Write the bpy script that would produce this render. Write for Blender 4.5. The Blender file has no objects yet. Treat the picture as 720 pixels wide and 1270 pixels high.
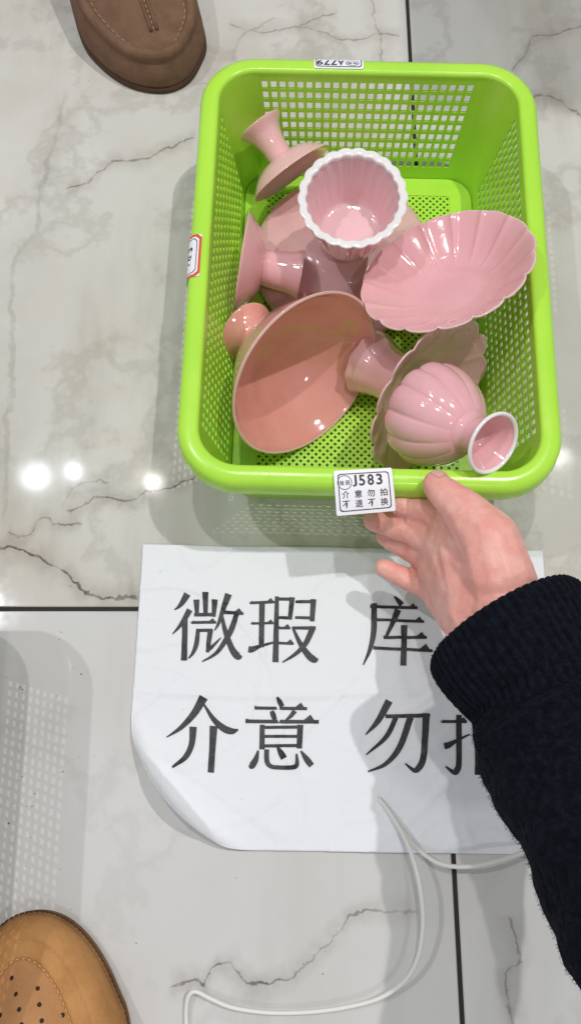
import bpy, bmesh, math, random
from mathutils import Vector, Matrix, noise
random.seed(7)
SC = bpy.context.scene
COL = SC.collection
R = math.radians

# ------------------------------------------------------------------ camera, world, lamps, exposure
F = 1020.0; CAMH = 0.595; TH = R(17.1)
ST, CT = math.sin(TH), math.cos(TH)
CAM = Vector((0, 0, CAMH))
cam = bpy.data.cameras.new('camera'); cam.lens = 36 * F / 1270; cam.sensor_width = 36
cam.clip_start = 0.02; cam.clip_end = 60
camo = bpy.data.objects.new('camera', cam); COL.objects.link(camo)
camo.location = CAM; camo.rotation_euler = (TH, 0, 0); SC.camera = camo

def at(px, py, z=0.0):
    """point of the place seen at a pixel of the 720x1270 photograph, at height z"""
    u, v = px - 360, py - 635
    s = (CAMH - z) / (CT + v * ST / F)
    return Vector((s * u / F, s * (ST - v * CT / F), z))
def depth_at(p):
    return p.y * ST + (CAMH - p.z) * CT

W = bpy.data.worlds.new('World'); SC.world = W; W.use_nodes = True
bg = W.node_tree.nodes['Background']; bg.inputs['Color'].default_value = (0.93, 0.96, 1.0, 1); bg.inputs['Strength'].default_value = 0.37
LAMP_H = 2.5
def lamp(px, py, watt, radius, col):
    g = at(px, py); k = LAMP_H / CAMH
    l = bpy.data.lights.new('ceiling_or_fill_lamp', 'POINT'); l.energy = watt; l.shadow_soft_size = radius; l.color = col
    o = bpy.data.objects.new('ceiling_or_fill_lamp', l); COL.objects.link(o)
    o.location = (g.x + g.x * k, g.y + g.y * k, LAMP_H)
# row of spots over the basket (their mirror images lie under the sign, the hand and the left basket)
lamp(606, 750, 92, 0.022, (1.0, 0.985, 0.955))
lamp(338, 750, 49, 0.024, (1.0, 0.985, 0.96))
lamp(-28, 750, 53, 0.024, (0.97, 0.985, 1.0))
lb = bpy.data.lights.new('ceiling_or_fill_lamp', 'POINT'); lb.energy = 26; lb.shadow_soft_size = .06; lb.color = (1.0, 0.985, 0.96)
fill_lamp = bpy.data.objects.new('ceiling_or_fill_lamp', lb); COL.objects.link(fill_lamp); fill_lamp.location = (0.45, -1.15, LAMP_H)   # fill lamp added behind the viewer, lifts the scalloped plate and near tiles
# row further away, mirrored in the polished tiles
lamp(45, 590, 3.2, 0.050, (0.86, 0.93, 1.0))
lamp(91, 585, 1.6, 0.026, (0.88, 0.94, 1.0))
lamp(190, 599, 2.0, 0.018, (1.0, 0.98, 0.94))
lamp(695, 569, 1.3, 0.014, (1.0, 0.98, 0.95))
SC.view_settings.view_transform = 'Standard'; SC.view_settings.look = 'None'
SC.view_settings.gamma = 1; SC.view_settings.use_curve_mapping = False; SC.view_settings.exposure = 0.0
SC.render.engine = 'CYCLES'; SC.cycles.use_denoising = True
SC.cycles.max_bounces = 8; SC.cycles.caustics_reflective = False; SC.cycles.caustics_refractive = False

# ------------------------------------------------------------------ material helpers
def mat(name, col, rough=0.5, **kw):
    m = bpy.data.materials.new(name); m.use_nodes = True
    b = m.node_tree.nodes['Principled BSDF']
    b.inputs['Base Color'].default_value = (*col, 1); b.inputs['Roughness'].default_value = rough
    for k, v in kw.items(): b.inputs[k.replace('_', ' ')].default_value = v
    return m
class NB:
    def __init__(s, m): s.t = m.node_tree; s.b = s.t.nodes['Principled BSDF']; s.out = s.t.nodes['Material Output']
    def n(s, typ, ins=None, **at_):
        x = s.t.nodes.new(typ)
        for k, v in at_.items(): setattr(x, k, v)
        for k, v in (ins or {}).items():
            if hasattr(v, 'is_output') : s.t.links.new(v, x.inputs[k])
            else: x.inputs[k].default_value = v
        return x
    def m(s, op, a, b=0.0, c=0.0, clamp=False):
        return s.n('ShaderNodeMath', {0: a, 1: b, 2: c}, operation=op, use_clamp=clamp).outputs[0]
    def link(s, a, b): s.t.links.new(a, b)
    def mix(s, fac, a, b):
        x = s.n('ShaderNodeMix', data_type='RGBA')
        for sk, v in ((0, fac), (6, a), (7, b)):
            if hasattr(v, 'is_output'): s.t.links.new(v, x.inputs[sk])
            else: x.inputs[sk].default_value = v
        return x.outputs[2]
    def noise(s, vec, scale, detail=3, rough=0.55, out=0):
        x = s.n('ShaderNodeTexNoise', {'Scale': scale, 'Detail': detail, 'Roughness': rough})
        if vec is not None: s.t.links.new(vec, x.inputs['Vector'])
        return x.outputs[out]
    def ramp(s, fac, a, b, lo=0., hi=1.):
        return s.n('ShaderNodeMapRange', {0: fac, 1: a, 2: b, 3: lo, 4: hi}, interpolation_type='SMOOTHSTEP').outputs[0]
    def bump(s, h, dist, strength=1.0):
        x = s.n('ShaderNodeBump', {'Strength': strength, 'Distance': dist, 'Height': h}); s.link(x.outputs[0], s.b.inputs['Normal']); return x
C4 = lambda r, g, b: (r, g, b, 1)

# ---- polished marble-look tile, veins as curves in plan
def tile_material():
    m = mat('polished_marble_tile', (0.56, 0.55, 0.51), 0.07); B = NB(m)
    B.b.inputs['Specular IOR Level'].default_value = 0.55
    pos = B.n('ShaderNodeNewGeometry').outputs['Position']
    xyz = B.n('ShaderNodeSeparateXYZ', {0: pos}); X, Y = xyz.outputs[0], xyz.outputs[1]
    big = B.noise(pos, 3.2, 4, 0.6); mid = B.noise(pos, 11, 5, 0.6); fine = B.noise(pos, 90, 3, 0.6)
    warp = B.noise(pos, 55, 4, 0.65, out=1)
    ws = B.n('ShaderNodeSeparateColor', {0: warp})
    wx = B.m('MULTIPLY_ADD', ws.outputs[0], 0.014, -0.007); wy = B.m('MULTIPLY_ADD', ws.outputs[1], 0.014, -0.007)
    Xw = B.m('ADD', X, wx); Yw = B.m('ADD', Y, wy)
    base = B.mix(B.ramp(big, 0.35, 0.68), C4(0.625, 0.61, 0.575), C4(0.535, 0.515, 0.47))
    base = B.mix(B.m('MULTIPLY', B.ramp(mid, 0.48, 0.72), 0.55), base, C4(0.56, 0.49, 0.42))
    # broad cloudy streaks running up the tile
    st = B.n('ShaderNodeMapping', {'Vector': pos, 'Scale': (7, 1.6, 1)}, vector_type='TEXTURE')
    st.vector_type = 'POINT'
    sn = B.noise(st.outputs[0], 1.4, 5, 0.6)
    base = B.mix(B.m('MULTIPLY', B.ramp(sn, 0.5, 0.66), 0.5), base, C4(0.42, 0.395, 0.34))
    ridge = B.m('ABSOLUTE', B.m('SUBTRACT', B.noise(pos, 4.3, 6, 0.62), 0.5))
    base = B.mix(B.m('MULTIPLY', B.ramp(ridge, 0.03, 0.0), 0.30), base, C4(0.33, 0.31, 0.26))
    base = B.mix(B.m('MULTIPLY', B.m('LESS_THAN', Y, 0.109), 0.45), base, C4(0.66, 0.665, 0.69))   # nearer tiles paler: the stronger light there is put into the colour
    veins = [ # axis, half width mm, strength, colour, pixel points
     ('x', 1.5, .75, (0.17,0.12,0.09), [(79,235),(104,227),(125,212),(137,200),(158,198),(187,194),(208,183),(246,170)]),
     ('y', 3.2, .42, (0.28,0.27,0.22), [(83,104),(67,175),(50,246),(46,283),(21,317),(15,346),(17,396),(15,433),(15,490),(8,530),(10,560),(7,617),(3,665)]),
     ('x', 1.5, .95, (0.10,0.08,0.06), [(-40,690),(0,682),(25,682),(43,690),(55,696),(73,705),(90,718),(110,735),(133,742),(157,740),(178,747)]),
     ('x', 1.1, .8, (0.16,0.11,0.08), [(8,658),(27,666),(40,657),(52,643),(60,643),(70,649),(103,649)]),
     ('x', 1.2, .9, (0.13,0.10,0.08), [(78,634),(100,628),(127,618),(160,622),(180,612),(200,607),(223,600),(248,588)]),
     ('x', 1.2, .6, (0.20,0.17,0.13), [(76,630),(84,618),(92,607),(110,599),(137,597)]),
     ('x', 1.4, .7, (0.16,0.12,0.10), [(632,96),(641,80),(649,72),(656,58),(665,46),(690,43),(696,38),(718,33),(760,20)]),
     ('x', 1.4, .75, (0.14,0.12,0.10), [(655,123),(677,118),(693,124),(702,134),(711,139),(722,146),(760,150)]),
     ('x', 1.2, .9, (0.13,0.10,0.07), [(205,1225),(225,1220),(240,1217),(250,1221),(260,1210),(277,1196),(285,1197),(300,1217),(310,1222),(327,1222),(345,1216),(360,1214)]),
     ('x', 1.2, .7, (0.15,0.12,0.08), [(352,1218),(380,1196),(402,1171),(420,1151),(449,1131),(489,1129),(520,1132)]),
     ('y', 1.3, .7, (0.22,0.16,0.12), [(627,1130),(633,1150),(642,1178),(644,1191),(634,1200),(629,1210),(630,1228),(633,1250),(637,1280)]),
     ('x', 1.3, .65, (0.20,0.16,0.12), [(280,28),(300,33),(315,38),(335,38),(365,33),(390,22),(422,15)]),
     ('x', 1.3, .65, (0.20,0.16,0.12), [(362,31),(385,35),(405,40),(430,50),(450,48),(470,40),(485,42),(500,44)]),
     ('y', 1.4, .6, (0.22,0.18,0.13), [(456,-10),(463,18),(464,30),(472,42),(474,60),(472,80)]),
     ('y', 2.6, .5, (0.27,0.22,0.17), [(340,20),(325,30),(302,42),(293,58),(288,78)]),
     ('x', 1.0, .5, (0.2,0.17,0.14), [(225,95),(245,105),(262,104),(280,98)]),
    ]
    for ax, wmm, stg, vc, pts in veins:
        wmm *= 1.2
        w = [at(*p) for p in pts]
        i, j = (0, 1) if ax == 'x' else (1, 0)
        w.sort(key=lambda p: p[i])
        a0, a1 = w[0][i], w[-1][i]; b0 = min(p[j] for p in w) - .002; b1 = max(p[j] for p in w) + .002
        tt = B.m('DIVIDE', B.m('SUBTRACT', (Xw, Yw)[i], a0), a1 - a0)
        fc = B.n('ShaderNodeFloatCurve', {'Value': tt}); cu = fc.mapping.curves[0]
        norm = [((p[i] - a0) / (a1 - a0), (p[j] - b0) / (b1 - b0)) for p in w]
        cu.points[0].location = norm[0]; cu.points[1].location = norm[-1]
        for q in norm[1:-1]: cu.points.new(*q)
        for q in cu.points: q.handle_type = 'AUTO'
        fc.mapping.update()
        c = B.m('MULTIPLY_ADD', fc.outputs[0], b1 - b0, b0)
        d = B.m('ABSOLUTE', B.m('SUBTRACT', (Yw if ax == 'x' else Xw), c))
        line = B.ramp(d, wmm * .001, wmm * .00025); halo = B.m('MULTIPLY', B.ramp(d, wmm * .009, 0.0), 0.30)
        v = B.m('MAXIMUM', line, halo)
        win = B.m('MULTIPLY', B.ramp(tt, 0.0, 0.06), B.ramp(tt, 1.0, 0.94))
        v = B.m('MULTIPLY', B.m('MULTIPLY', v, win), B.m('MULTIPLY', B.ramp(B.noise(pos, 70 + wmm, 2), 0.28, 0.6, 0.35, 1.0), stg))
        base = B.mix(v, base, C4(*vc))
    base = B.mix(B.m('MULTIPLY', B.ramp(fine, 0.62, 0.8), 0.10), base, C4(0.36, 0.33, 0.28))
    B.link(base, B.b.inputs['Base Color'])
    B.link(B.ramp(B.noise(pos, 26, 5, 0.7), 0.3, 0.75, 0.06, 0.105), B.b.inputs['Roughness'])
    B.bump(B.noise(pos, 9, 2), 0.0006, 0.25)
    return m
M = {}
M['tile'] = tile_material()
M['grout'] = mat('dark_grout', (0.018, 0.016, 0.015), 0.8)

def plastic(name, col):
    m = mat(name, col, 0.3); B = NB(m)
    B.b.inputs['Subsurface Weight'].default_value = 0.0
    tr = B.n('ShaderNodeBsdfTranslucent', {'Color': C4(0.50, 0.82, 0.05)})
    mx = B.n('ShaderNodeMixShader', {0: 0.12, 1: B.b.outputs[0], 2: tr.outputs[0]})
    B.link(mx.outputs[0], B.out.inputs['Surface'])
    g = B.n('ShaderNodeNewGeometry').outputs['Position']
    B.link(B.ramp(B.noise(g, 60, 4, 0.7), 0.3, 0.8, 0.17, 0.32), B.b.inputs['Roughness'])
    c = B.mix(B.ramp(B.noise(g, 14, 3), 0.35, 0.7), C4(*col), C4(col[0]*.9, col[1]*.95, col[2]*.9))
    st = B.n('ShaderNodeMapping', {'Vector': g, 'Scale': (160, 900, 300), 'Rotation': (0, 0, .5)})
    scf = B.m('MULTIPLY', B.ramp(B.noise(st.outputs[0], 1.0, 2), 0.66, 0.72), B.ramp(B.noise(g, 22, 3), 0.5, 0.65))
    c = B.mix(B.m('MULTIPLY', scf, 0.35), c, C4(0.70, 0.86, 0.42))
    c = B.mix(B.m('MULTIPLY', B.ramp(B.noise(g, 480, 2), 0.68, 0.74), 0.18), c, C4(0.30, 0.36, 0.10))
    B.link(c, B.b.inputs['Base Color'])
    return m
M['lime'] = plastic('lime_green_plastic', (0.50, 0.87, 0.075))

M['grey_plastic'] = mat('pale_grey_plastic', (0.42, 0.42, 0.41), 0.4)

def glaze(name, col, col2):
    m = mat(name, col, 0.10); B = NB(m)
    B.b.inputs['Coat Weight'].default_value = 0.6; B.b.inputs['Coat Roughness'].default_value = 0.02
    B.b.inputs['Subsurface Weight'].default_value = 0.12; B.b.inputs['Subsurface Radius'].default_value = (1, .5, .4); B.b.inputs['Subsurface Scale'].default_value = 0.004
    p = B.n('ShaderNodeTexCoord').outputs['Object']
    c = B.mix(B.ramp(B.noise(p, 30, 4, 0.6), 0.35, 0.7), C4(*col), C4(*col2))
    pt = B.ramp(B.n('ShaderNodeNewGeometry').outputs['Pointiness'], 0.53, 0.60)
    c = B.mix(B.m('MULTIPLY', pt, 0.45), c, C4(0.84, 0.66, 0.62))
    sp = B.ramp(B.noise(p, 420, 2), 0.70, 0.76)
    c = B.mix(B.m('MULTIPLY', sp, 0.25), c, C4(col[0]*.6, col[1]*.45, col[2]*.4))
    B.link(c, B.b.inputs['Base Color'])
    B.bump(B.m('ADD', B.noise(p, 45, 3), B.m('MULTIPLY', B.noise(p, 130, 2), 0.25)), 0.0009, 0.35)
    return m
M['pink'] = glaze('pale_pink_glaze', (0.82, 0.50, 0.50), (0.79, 0.46, 0.465))
M['rose'] = glaze('rose_pink_glaze', (0.77, 0.42, 0.445), (0.74, 0.39, 0.415))
M['blush'] = glaze('blush_pink_glaze', (0.79, 0.54, 0.56), (0.76, 0.51, 0.53))
M['salmon'] = glaze('salmon_glaze', (0.80, 0.365, 0.315), (0.77, 0.34, 0.29))
M['mauve'] = glaze('mauve_pink_glaze', (0.77, 0.47, 0.47), (0.72, 0.43, 0.435))
M['white_glaze'] = glaze('white_unglazed_rim', (0.82, 0.79, 0.78), (0.78, 0.75, 0.74))
M['pale_edge'] = glaze('pale_edge_glaze', (0.84, 0.58, 0.53), (0.80, 0.54, 0.50))

def paper_mat():
    m = mat('white_paper', (0.86, 0.87, 0.91), 0.75); B = NB(m)
    p = B.n('ShaderNodeTexCoord').outputs['Object']
    h = B.m('ADD', B.noise(p, 16, 4, 0.55), B.m('MULTIPLY', B.noise(p, 120, 3), 0.08))
    B.bump(h, 0.010, 0.45)
    dirt = B.ramp(B.noise(p, 260, 2, 0.5), 0.73, 0.78)
    c = B.mix(B.m('MULTIPLY', dirt, 0.3), C4(0.86, 0.87, 0.91), C4(0.5, 0.47, 0.43)); B.link(c, B.b.inputs['Base Color'])
    tr = B.n('ShaderNodeBsdfTranslucent', {'Color': C4(0.8, 0.8, 0.8)})
    mx = B.n('ShaderNodeMixShader', {0: 0.12, 1: B.b.outputs[0], 2: tr.outputs[0]}); B.link(mx.outputs[0], B.out.inputs['Surface'])
    return m
M['paper'] = paper_mat()
def ink_mat():
    m = mat('printed_ink', (0.018, 0.018, 0.022), 0.55); B = NB(m)
    p = B.n('ShaderNodeTexCoord').outputs['Object']
    B.link(B.mix(B.ramp(B.noise(p, 500, 3), 0.5, 0.75), C4(0.016, 0.016, 0.02), C4(0.05, 0.05, 0.055)), B.b.inputs['Base Color']); return m
M['ink'] = ink_mat()
M['label_paper'] = mat('label_paper', (0.82, 0.81, 0.86), 0.45)
M['label_red'] = mat('label_red_print', (0.70, 0.06, 0.03), 0.45)

def skin_mat():
    m = mat('skin', (0.70, 0.37, 0.28), 0.45); B = NB(m)
    B.b.inputs['Subsurface Weight'].default_value = 0.25; B.b.inputs['Subsurface Radius'].default_value = (1, .35, .2); B.b.inputs['Subsurface Scale'].default_value = 0.006
    B.b.inputs['Specular IOR Level'].default_value = 0.35
    p = B.n('ShaderNodeTexCoord').outputs['Object']
    c = B.mix(B.ramp(B.noise(p, 42, 5, 0.65), 0.36, 0.64), C4(0.82, 0.44, 0.38), C4(0.75, 0.34, 0.29))
    B.link(c, B.b.inputs['Base Color'])
    v = B.n('ShaderNodeTexVoronoi', {'Vector': p, 'Scale': 900.0}, feature='DISTANCE_TO_EDGE').outputs[0]
    B.bump(B.m('ADD', B.noise(p, 230, 4, 0.6), B.m('MULTIPLY', v, 0.3)), 0.0009, 0.5); return m
M['skin'] = skin_mat()
M['nail'] = mat('finger_nail', (0.66, 0.38, 0.32), 0.25)
def knit_mat():
    m = mat('black_navy_knit', (0.006, 0.0065, 0.010), 0.95); B = NB(m)
    B.b.inputs['Specular IOR Level'].default_value = 0.1
    B.b.inputs['Sheen Weight'].default_value = 0.03; B.b.inputs['Sheen Roughness'].default_value = 0.5; B.b.inputs['Sheen Tint'].default_value = C4(.6, .65, .9)
    p = B.n('ShaderNodeTexCoord').outputs['Object']
    B.link(B.mix(B.ramp(B.noise(p, 240, 3, 0.7), 0.35, 0.75), C4(0.0026, 0.0032, 0.0058), C4(0.0075, 0.0092, 0.0165)), B.b.inputs['Base Color'])
    B.bump(B.noise(p, 700, 3, 0.7), 0.0015, 0.6); return m
M['knit'] = knit_mat()
def suede(name, c1, c2, sc=60):
    m = mat(name, c1, 0.85); B = NB(m); B.b.inputs['Specular IOR Level'].default_value = 0.2
    p = B.n('ShaderNodeNewGeometry').outputs['Position']
    n_ = B.m('ADD', B.m('MULTIPLY', B.noise(p, sc, 5, 0.65), 0.75), B.m('MULTIPLY', B.noise(p, 900, 2), 0.25))
    B.link(B.mix(B.ramp(n_, 0.38, 0.66), C4(*c1), C4(*c2)), B.b.inputs['Base Color'])
    B.bump(B.noise(p, 700, 4, 0.7), 0.0008, 0.5); return m
M['brown_suede'] = suede('brown_suede', (0.20, 0.112, 0.07), (0.15, 0.083, 0.052))
M['tan_suede'] = suede('tan_suede', (0.53, 0.27, 0.10), (0.44, 0.21, 0.075))
M['tan_dark'] = suede('tan_nubuck', (0.50, 0.25, 0.11), (0.44, 0.215, 0.09))
M['thread'] = mat('seam_thread', (0.45, 0.28, 0.16), 0.8)
M['tan_thread'] = mat('tan_thread', (0.62, 0.36, 0.14), 0.8)
M['hole'] = mat('dark_hole', (0.035, 0.018, 0.01), 0.9)
M['outsole'] = suede('brown_rubber_sole', (0.10, 0.055, 0.035), (0.075, 0.042, 0.028))
M['tan_sole'] = suede('tan_crepe_sole', (0.30, 0.16, 0.06), (0.22, 0.11, 0.045))
M['trouser'] = mat('dark_trousers', (0.03, 0.03, 0.035), 0.9)
M['cable'] = mat('white_cable', (0.74, 0.74, 0.70), 0.42)
M['crumb'] = mat('grey_crumb', (0.16, 0.14, 0.12), 0.9)

# ------------------------------------------------------------------ object helpers
def empty(name, loc=(0, 0, 0), rz=0.0):
    o = bpy.data.objects.new(name, None); COL.objects.link(o); o.location = loc; o.rotation_euler = (0, 0, rz)
    o.empty_display_size = 0.02; return o
def tag(o, label, cat, group=None):
    o['label'] = label; o['category'] = cat
    if group: o['group'] = group
    return o
def link(name, me, m=None, parent=None, smooth=True):
    if m is not None:
        me.materials.clear(); me.materials.append(m)
    if smooth: me.polygons.foreach_set('use_smooth', [True] * len(me.polygons))
    o = bpy.data.objects.new(name, me); COL.objects.link(o)
    if parent is not None: o.parent = parent
    return o
def pymesh(name, vs, fs, m=None, parent=None, smooth=True, fix=True):
    me = bpy.data.meshes.new(name); me.from_pydata([tuple(v) for v in vs], [], fs); me.validate()
    if fix:
        bm = bmesh.new(); bm.from_mesh(me); bmesh.ops.recalc_face_normals(bm, faces=bm.faces); bm.to_mesh(me); bm.free()
    return link(name, me, m, parent, smooth)
def sharp(o, deg=35):
    me = o.data
    bm = bmesh.new(); bm.from_mesh(me)
    for e in bm.edges:
        e.smooth = not (len(e.link_faces) == 2 and e.calc_face_angle(0) > R(deg))
    bm.to_mesh(me); bm.free(); return o
def copy_tree(o, parent=None):
    c = o.copy(); COL.objects.link(c); c.parent = parent
    for ch in list(o.children): copy_tree(ch, c)
    return c
def crom(pts, n, closed=False):
    """Catmull-Rom through points, n samples per span"""
    P = [Vector(p) for p in pts]; out = []; N = len(P)
    for i in range(N if closed else N - 1):
        p0 = P[(i - 1) % N] if closed or i > 0 else 2 * P[0] - P[1]
        p1 = P[i]; p2 = P[(i + 1) % N]
        p3 = P[(i + 2) % N] if closed or i + 2 < N else 2 * P[-1] - P[-2]
        for k in range(n):
            t = k / n
            out.append(0.5 * ((2 * p1) + (p2 - p0) * t + (2 * p0 - 5 * p1 + 4 * p2 - p3) * t * t + (3 * p1 - p0 - 3 * p2 + p3) * t ** 3))
    if not closed: out.append(P[-1].copy())
    return out
def tube_geo(pts, rad, seg=10, caps=True):
    vs, fs = [], []; n = len(pts); up = Vector((0, 0, 1)); prev = None
    for i, p in enumerate(pts):
        t = (pts[min(i + 1, n - 1)] - pts[max(i - 1, 0)]).normalized()
        a = (prev - t * prev.dot(t)) if prev is not None else (up - t * up.dot(t) if abs(t.z) < .9 else Vector((1, 0, 0)) - t * t.x)
        a.normalize(); prev = a; b = t.cross(a); r = rad[i] if hasattr(rad, '__len__') else rad
        for k in range(seg):
            q = 2 * math.pi * k / seg; vs.append(p + (a * math.cos(q) + b * math.sin(q)) * r)
    for i in range(n - 1):
        for k in range(seg):
            fs.append((i * seg + k, i * seg + (k + 1) % seg, (i + 1) * seg + (k + 1) % seg, (i + 1) * seg + k))
    if caps: fs.append(tuple(range(seg))[::-1]); fs.append(tuple((n - 1) * seg + k for k in range(seg)))
    return vs, fs
def text_geo(s, bold=0.0, res=3):
    cu = bpy.data.curves.new('txt', 'FONT'); cu.body = s; cu.size = 1; cu.resolution_u = res; cu.fill_mode = 'FRONT'; cu.offset = bold
    o = bpy.data.objects.new('txt', cu); COL.objects.link(o); bpy.context.view_layer.update()
    me = o.evaluated_get(bpy.context.evaluated_depsgraph_get()).to_mesh()
    vs = [v.co.copy() for v in me.vertices]; fs = [tuple(p.vertices) for p in me.polygons]
    o.to_mesh_clear(); bpy.data.objects.remove(o); bpy.data.curves.remove(cu)
    x0 = min(v.x for v in vs); x1 = max(v.x for v in vs); y0 = min(v.y for v in vs); y1 = max(v.y for v in vs)
    return [((v.x - x0) / (x1 - x0), (v.y - y0) / (y1 - y0)) for v in vs], fs, (x1 - x0) / (y1 - y0)

# ------------------------------------------------------------------ the setting: tiled floor
def build_floor():
    s = 1.6
    fl = pymesh('floor', [(-s, -s, -.0016), (s, -s, -.0016), (s, s, -.0016), (-s, s, -.0016), (-s, -s, -.03), (s, -s, -.03), (s, s, -.03), (-s, s, -.03)],
                [(0, 1, 2, 3), (7, 6, 5, 4), (0, 4, 5, 1), (1, 5, 6, 2), (2, 6, 7, 3), (3, 7, 4, 0)], M['grout'], None, False)
    fl['kind'] = 'structure'
    T = 0.8; g = 0.0016; x0 = 0.1092; y0 = 0.109; b = 0.0007; meshes = {}
    me = None
    for i in range(-2, 2):
        for j in range(-2, 2):
            ax, bx = max(i * T + g, -1.59 - x0), min((i + 1) * T - g, 1.59 - x0)
            ay, by = max(j * T + g, -1.59 - y0), min((j + 1) * T - g, 1.59 - y0)
            if bx - ax < .05 or by - ay < .05: continue
            vs = []
            for d, z in ((0, -.002), (0, -b), (b, 0)):
                vs += [(x0 + ax + d, y0 + ay + d, z), (x0 + bx - d, y0 + ay + d, z), (x0 + bx - d, y0 + by - d, z), (x0 + ax + d, y0 + by - d, z)]
            fs = [(8, 9, 10, 11)]
            for r in (0, 4):
                for k in range(4): fs.append((r + k, r + (k + 1) % 4, r + 4 + (k + 1) % 4, r + 4 + k))
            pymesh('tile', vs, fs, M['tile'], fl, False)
    # stray crumbs and grit on the tiles
    vs, fs = [], []
    rnd = random.Random(3)
    spots = [(76, 784), (73, 817), (101, 836), (91, 828), (71, 863), (25, 853), (28, 855), (52, 913), (78, 957), (76, 959), (33, 1000), (11, 1021), (12, 1022), (38, 1039), (40, 1000), (32, 1074), (88, 1128), (30, 986), (28, 990), (75, 958), (88, 637), (168, 638), (88, 727), (169, 1170), (60, 1060), (8, 840), (110, 100)]
    spots += [(rnd.uniform(0, 118), rnd.uniform(770, 1125)) for _ in range(9)] + [(rnd.uniform(0, 560), rnd.uniform(600, 1260)) for _ in range(8)]
    for x, y in spots:
        c = at(x, y); r = rnd.uniform(.00015, .00052); a = rnd.uniform(0, 6.28); e = rnd.uniform(1, 2.6); k = len(vs)
        for dx, dy, dz in ((e, 0, .2), (0, 1, .3), (-e, .2, .2), (0, -1, .2), (0, 0, 1.1)):
            vs.append(c + Vector(((dx * math.cos(a) - dy * math.sin(a)) * r, (dx * math.sin(a) + dy * math.cos(a)) * r, dz * r * .8)))
        fs += [(k, k + 1, k + 4), (k + 1, k + 2, k + 4), (k + 2, k + 3, k + 4), (k + 3, k, k + 4), (k + 3, k + 2, k + 1, k)]
    o = pymesh('floor_grit', vs, fs, M['crumb'], None, False); o['kind'] = 'stuff'
    o['label'] = 'scattered dark crumbs of grit on the marble tiles'; o['category'] = 'grit'
build_floor()

# ------------------------------------------------------------------ lime green perforated basket
BH = 0.105
WA, WB, WR = 0.1120, 0.1584, 0.0285       # wall half sizes at the top, corner radius
FA, FB, FR = 0.0965, 0.1450, 0.021       # at the floor
def rr_point(side, t, a, b, r, off=0.0):
    """rounded rectangle: side 0 front(-y) 1 right 2 back 3 left; t in -1..1 on the straight; corners via arcs"""
    d = ((0, -1), (1, 0), (0, 1), (-1, 0))[side]; s = ((1, 0), (0, 1), (-1, 0), (0, -1))[side]
    L, D = ((a - r), b) if side % 2 == 0 else ((b - r), a)
    return Vector((s[0] * t * L + d[0] * (D + off), s[1] * t * L + d[1] * (D + off)))
def rr_corner(side, q, a, b, r, off=0.0):
    """arc following side (from its end to the next side), q in 0..1"""
    d = Vector(((0, -1), (1, 0), (0, 1), (-1, 0))[side]); s = Vector(((1, 0), (0, 1), (-1, 0), (0, -1))[side])
    c = s * ((a if side % 2 == 0 else b) - r) + d * ((b if side % 2 == 0 else a) - r)
    ang = q * math.pi / 2
    return c + (d * math.cos(ang) + s * math.sin(ang)) * (r + off)
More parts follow.
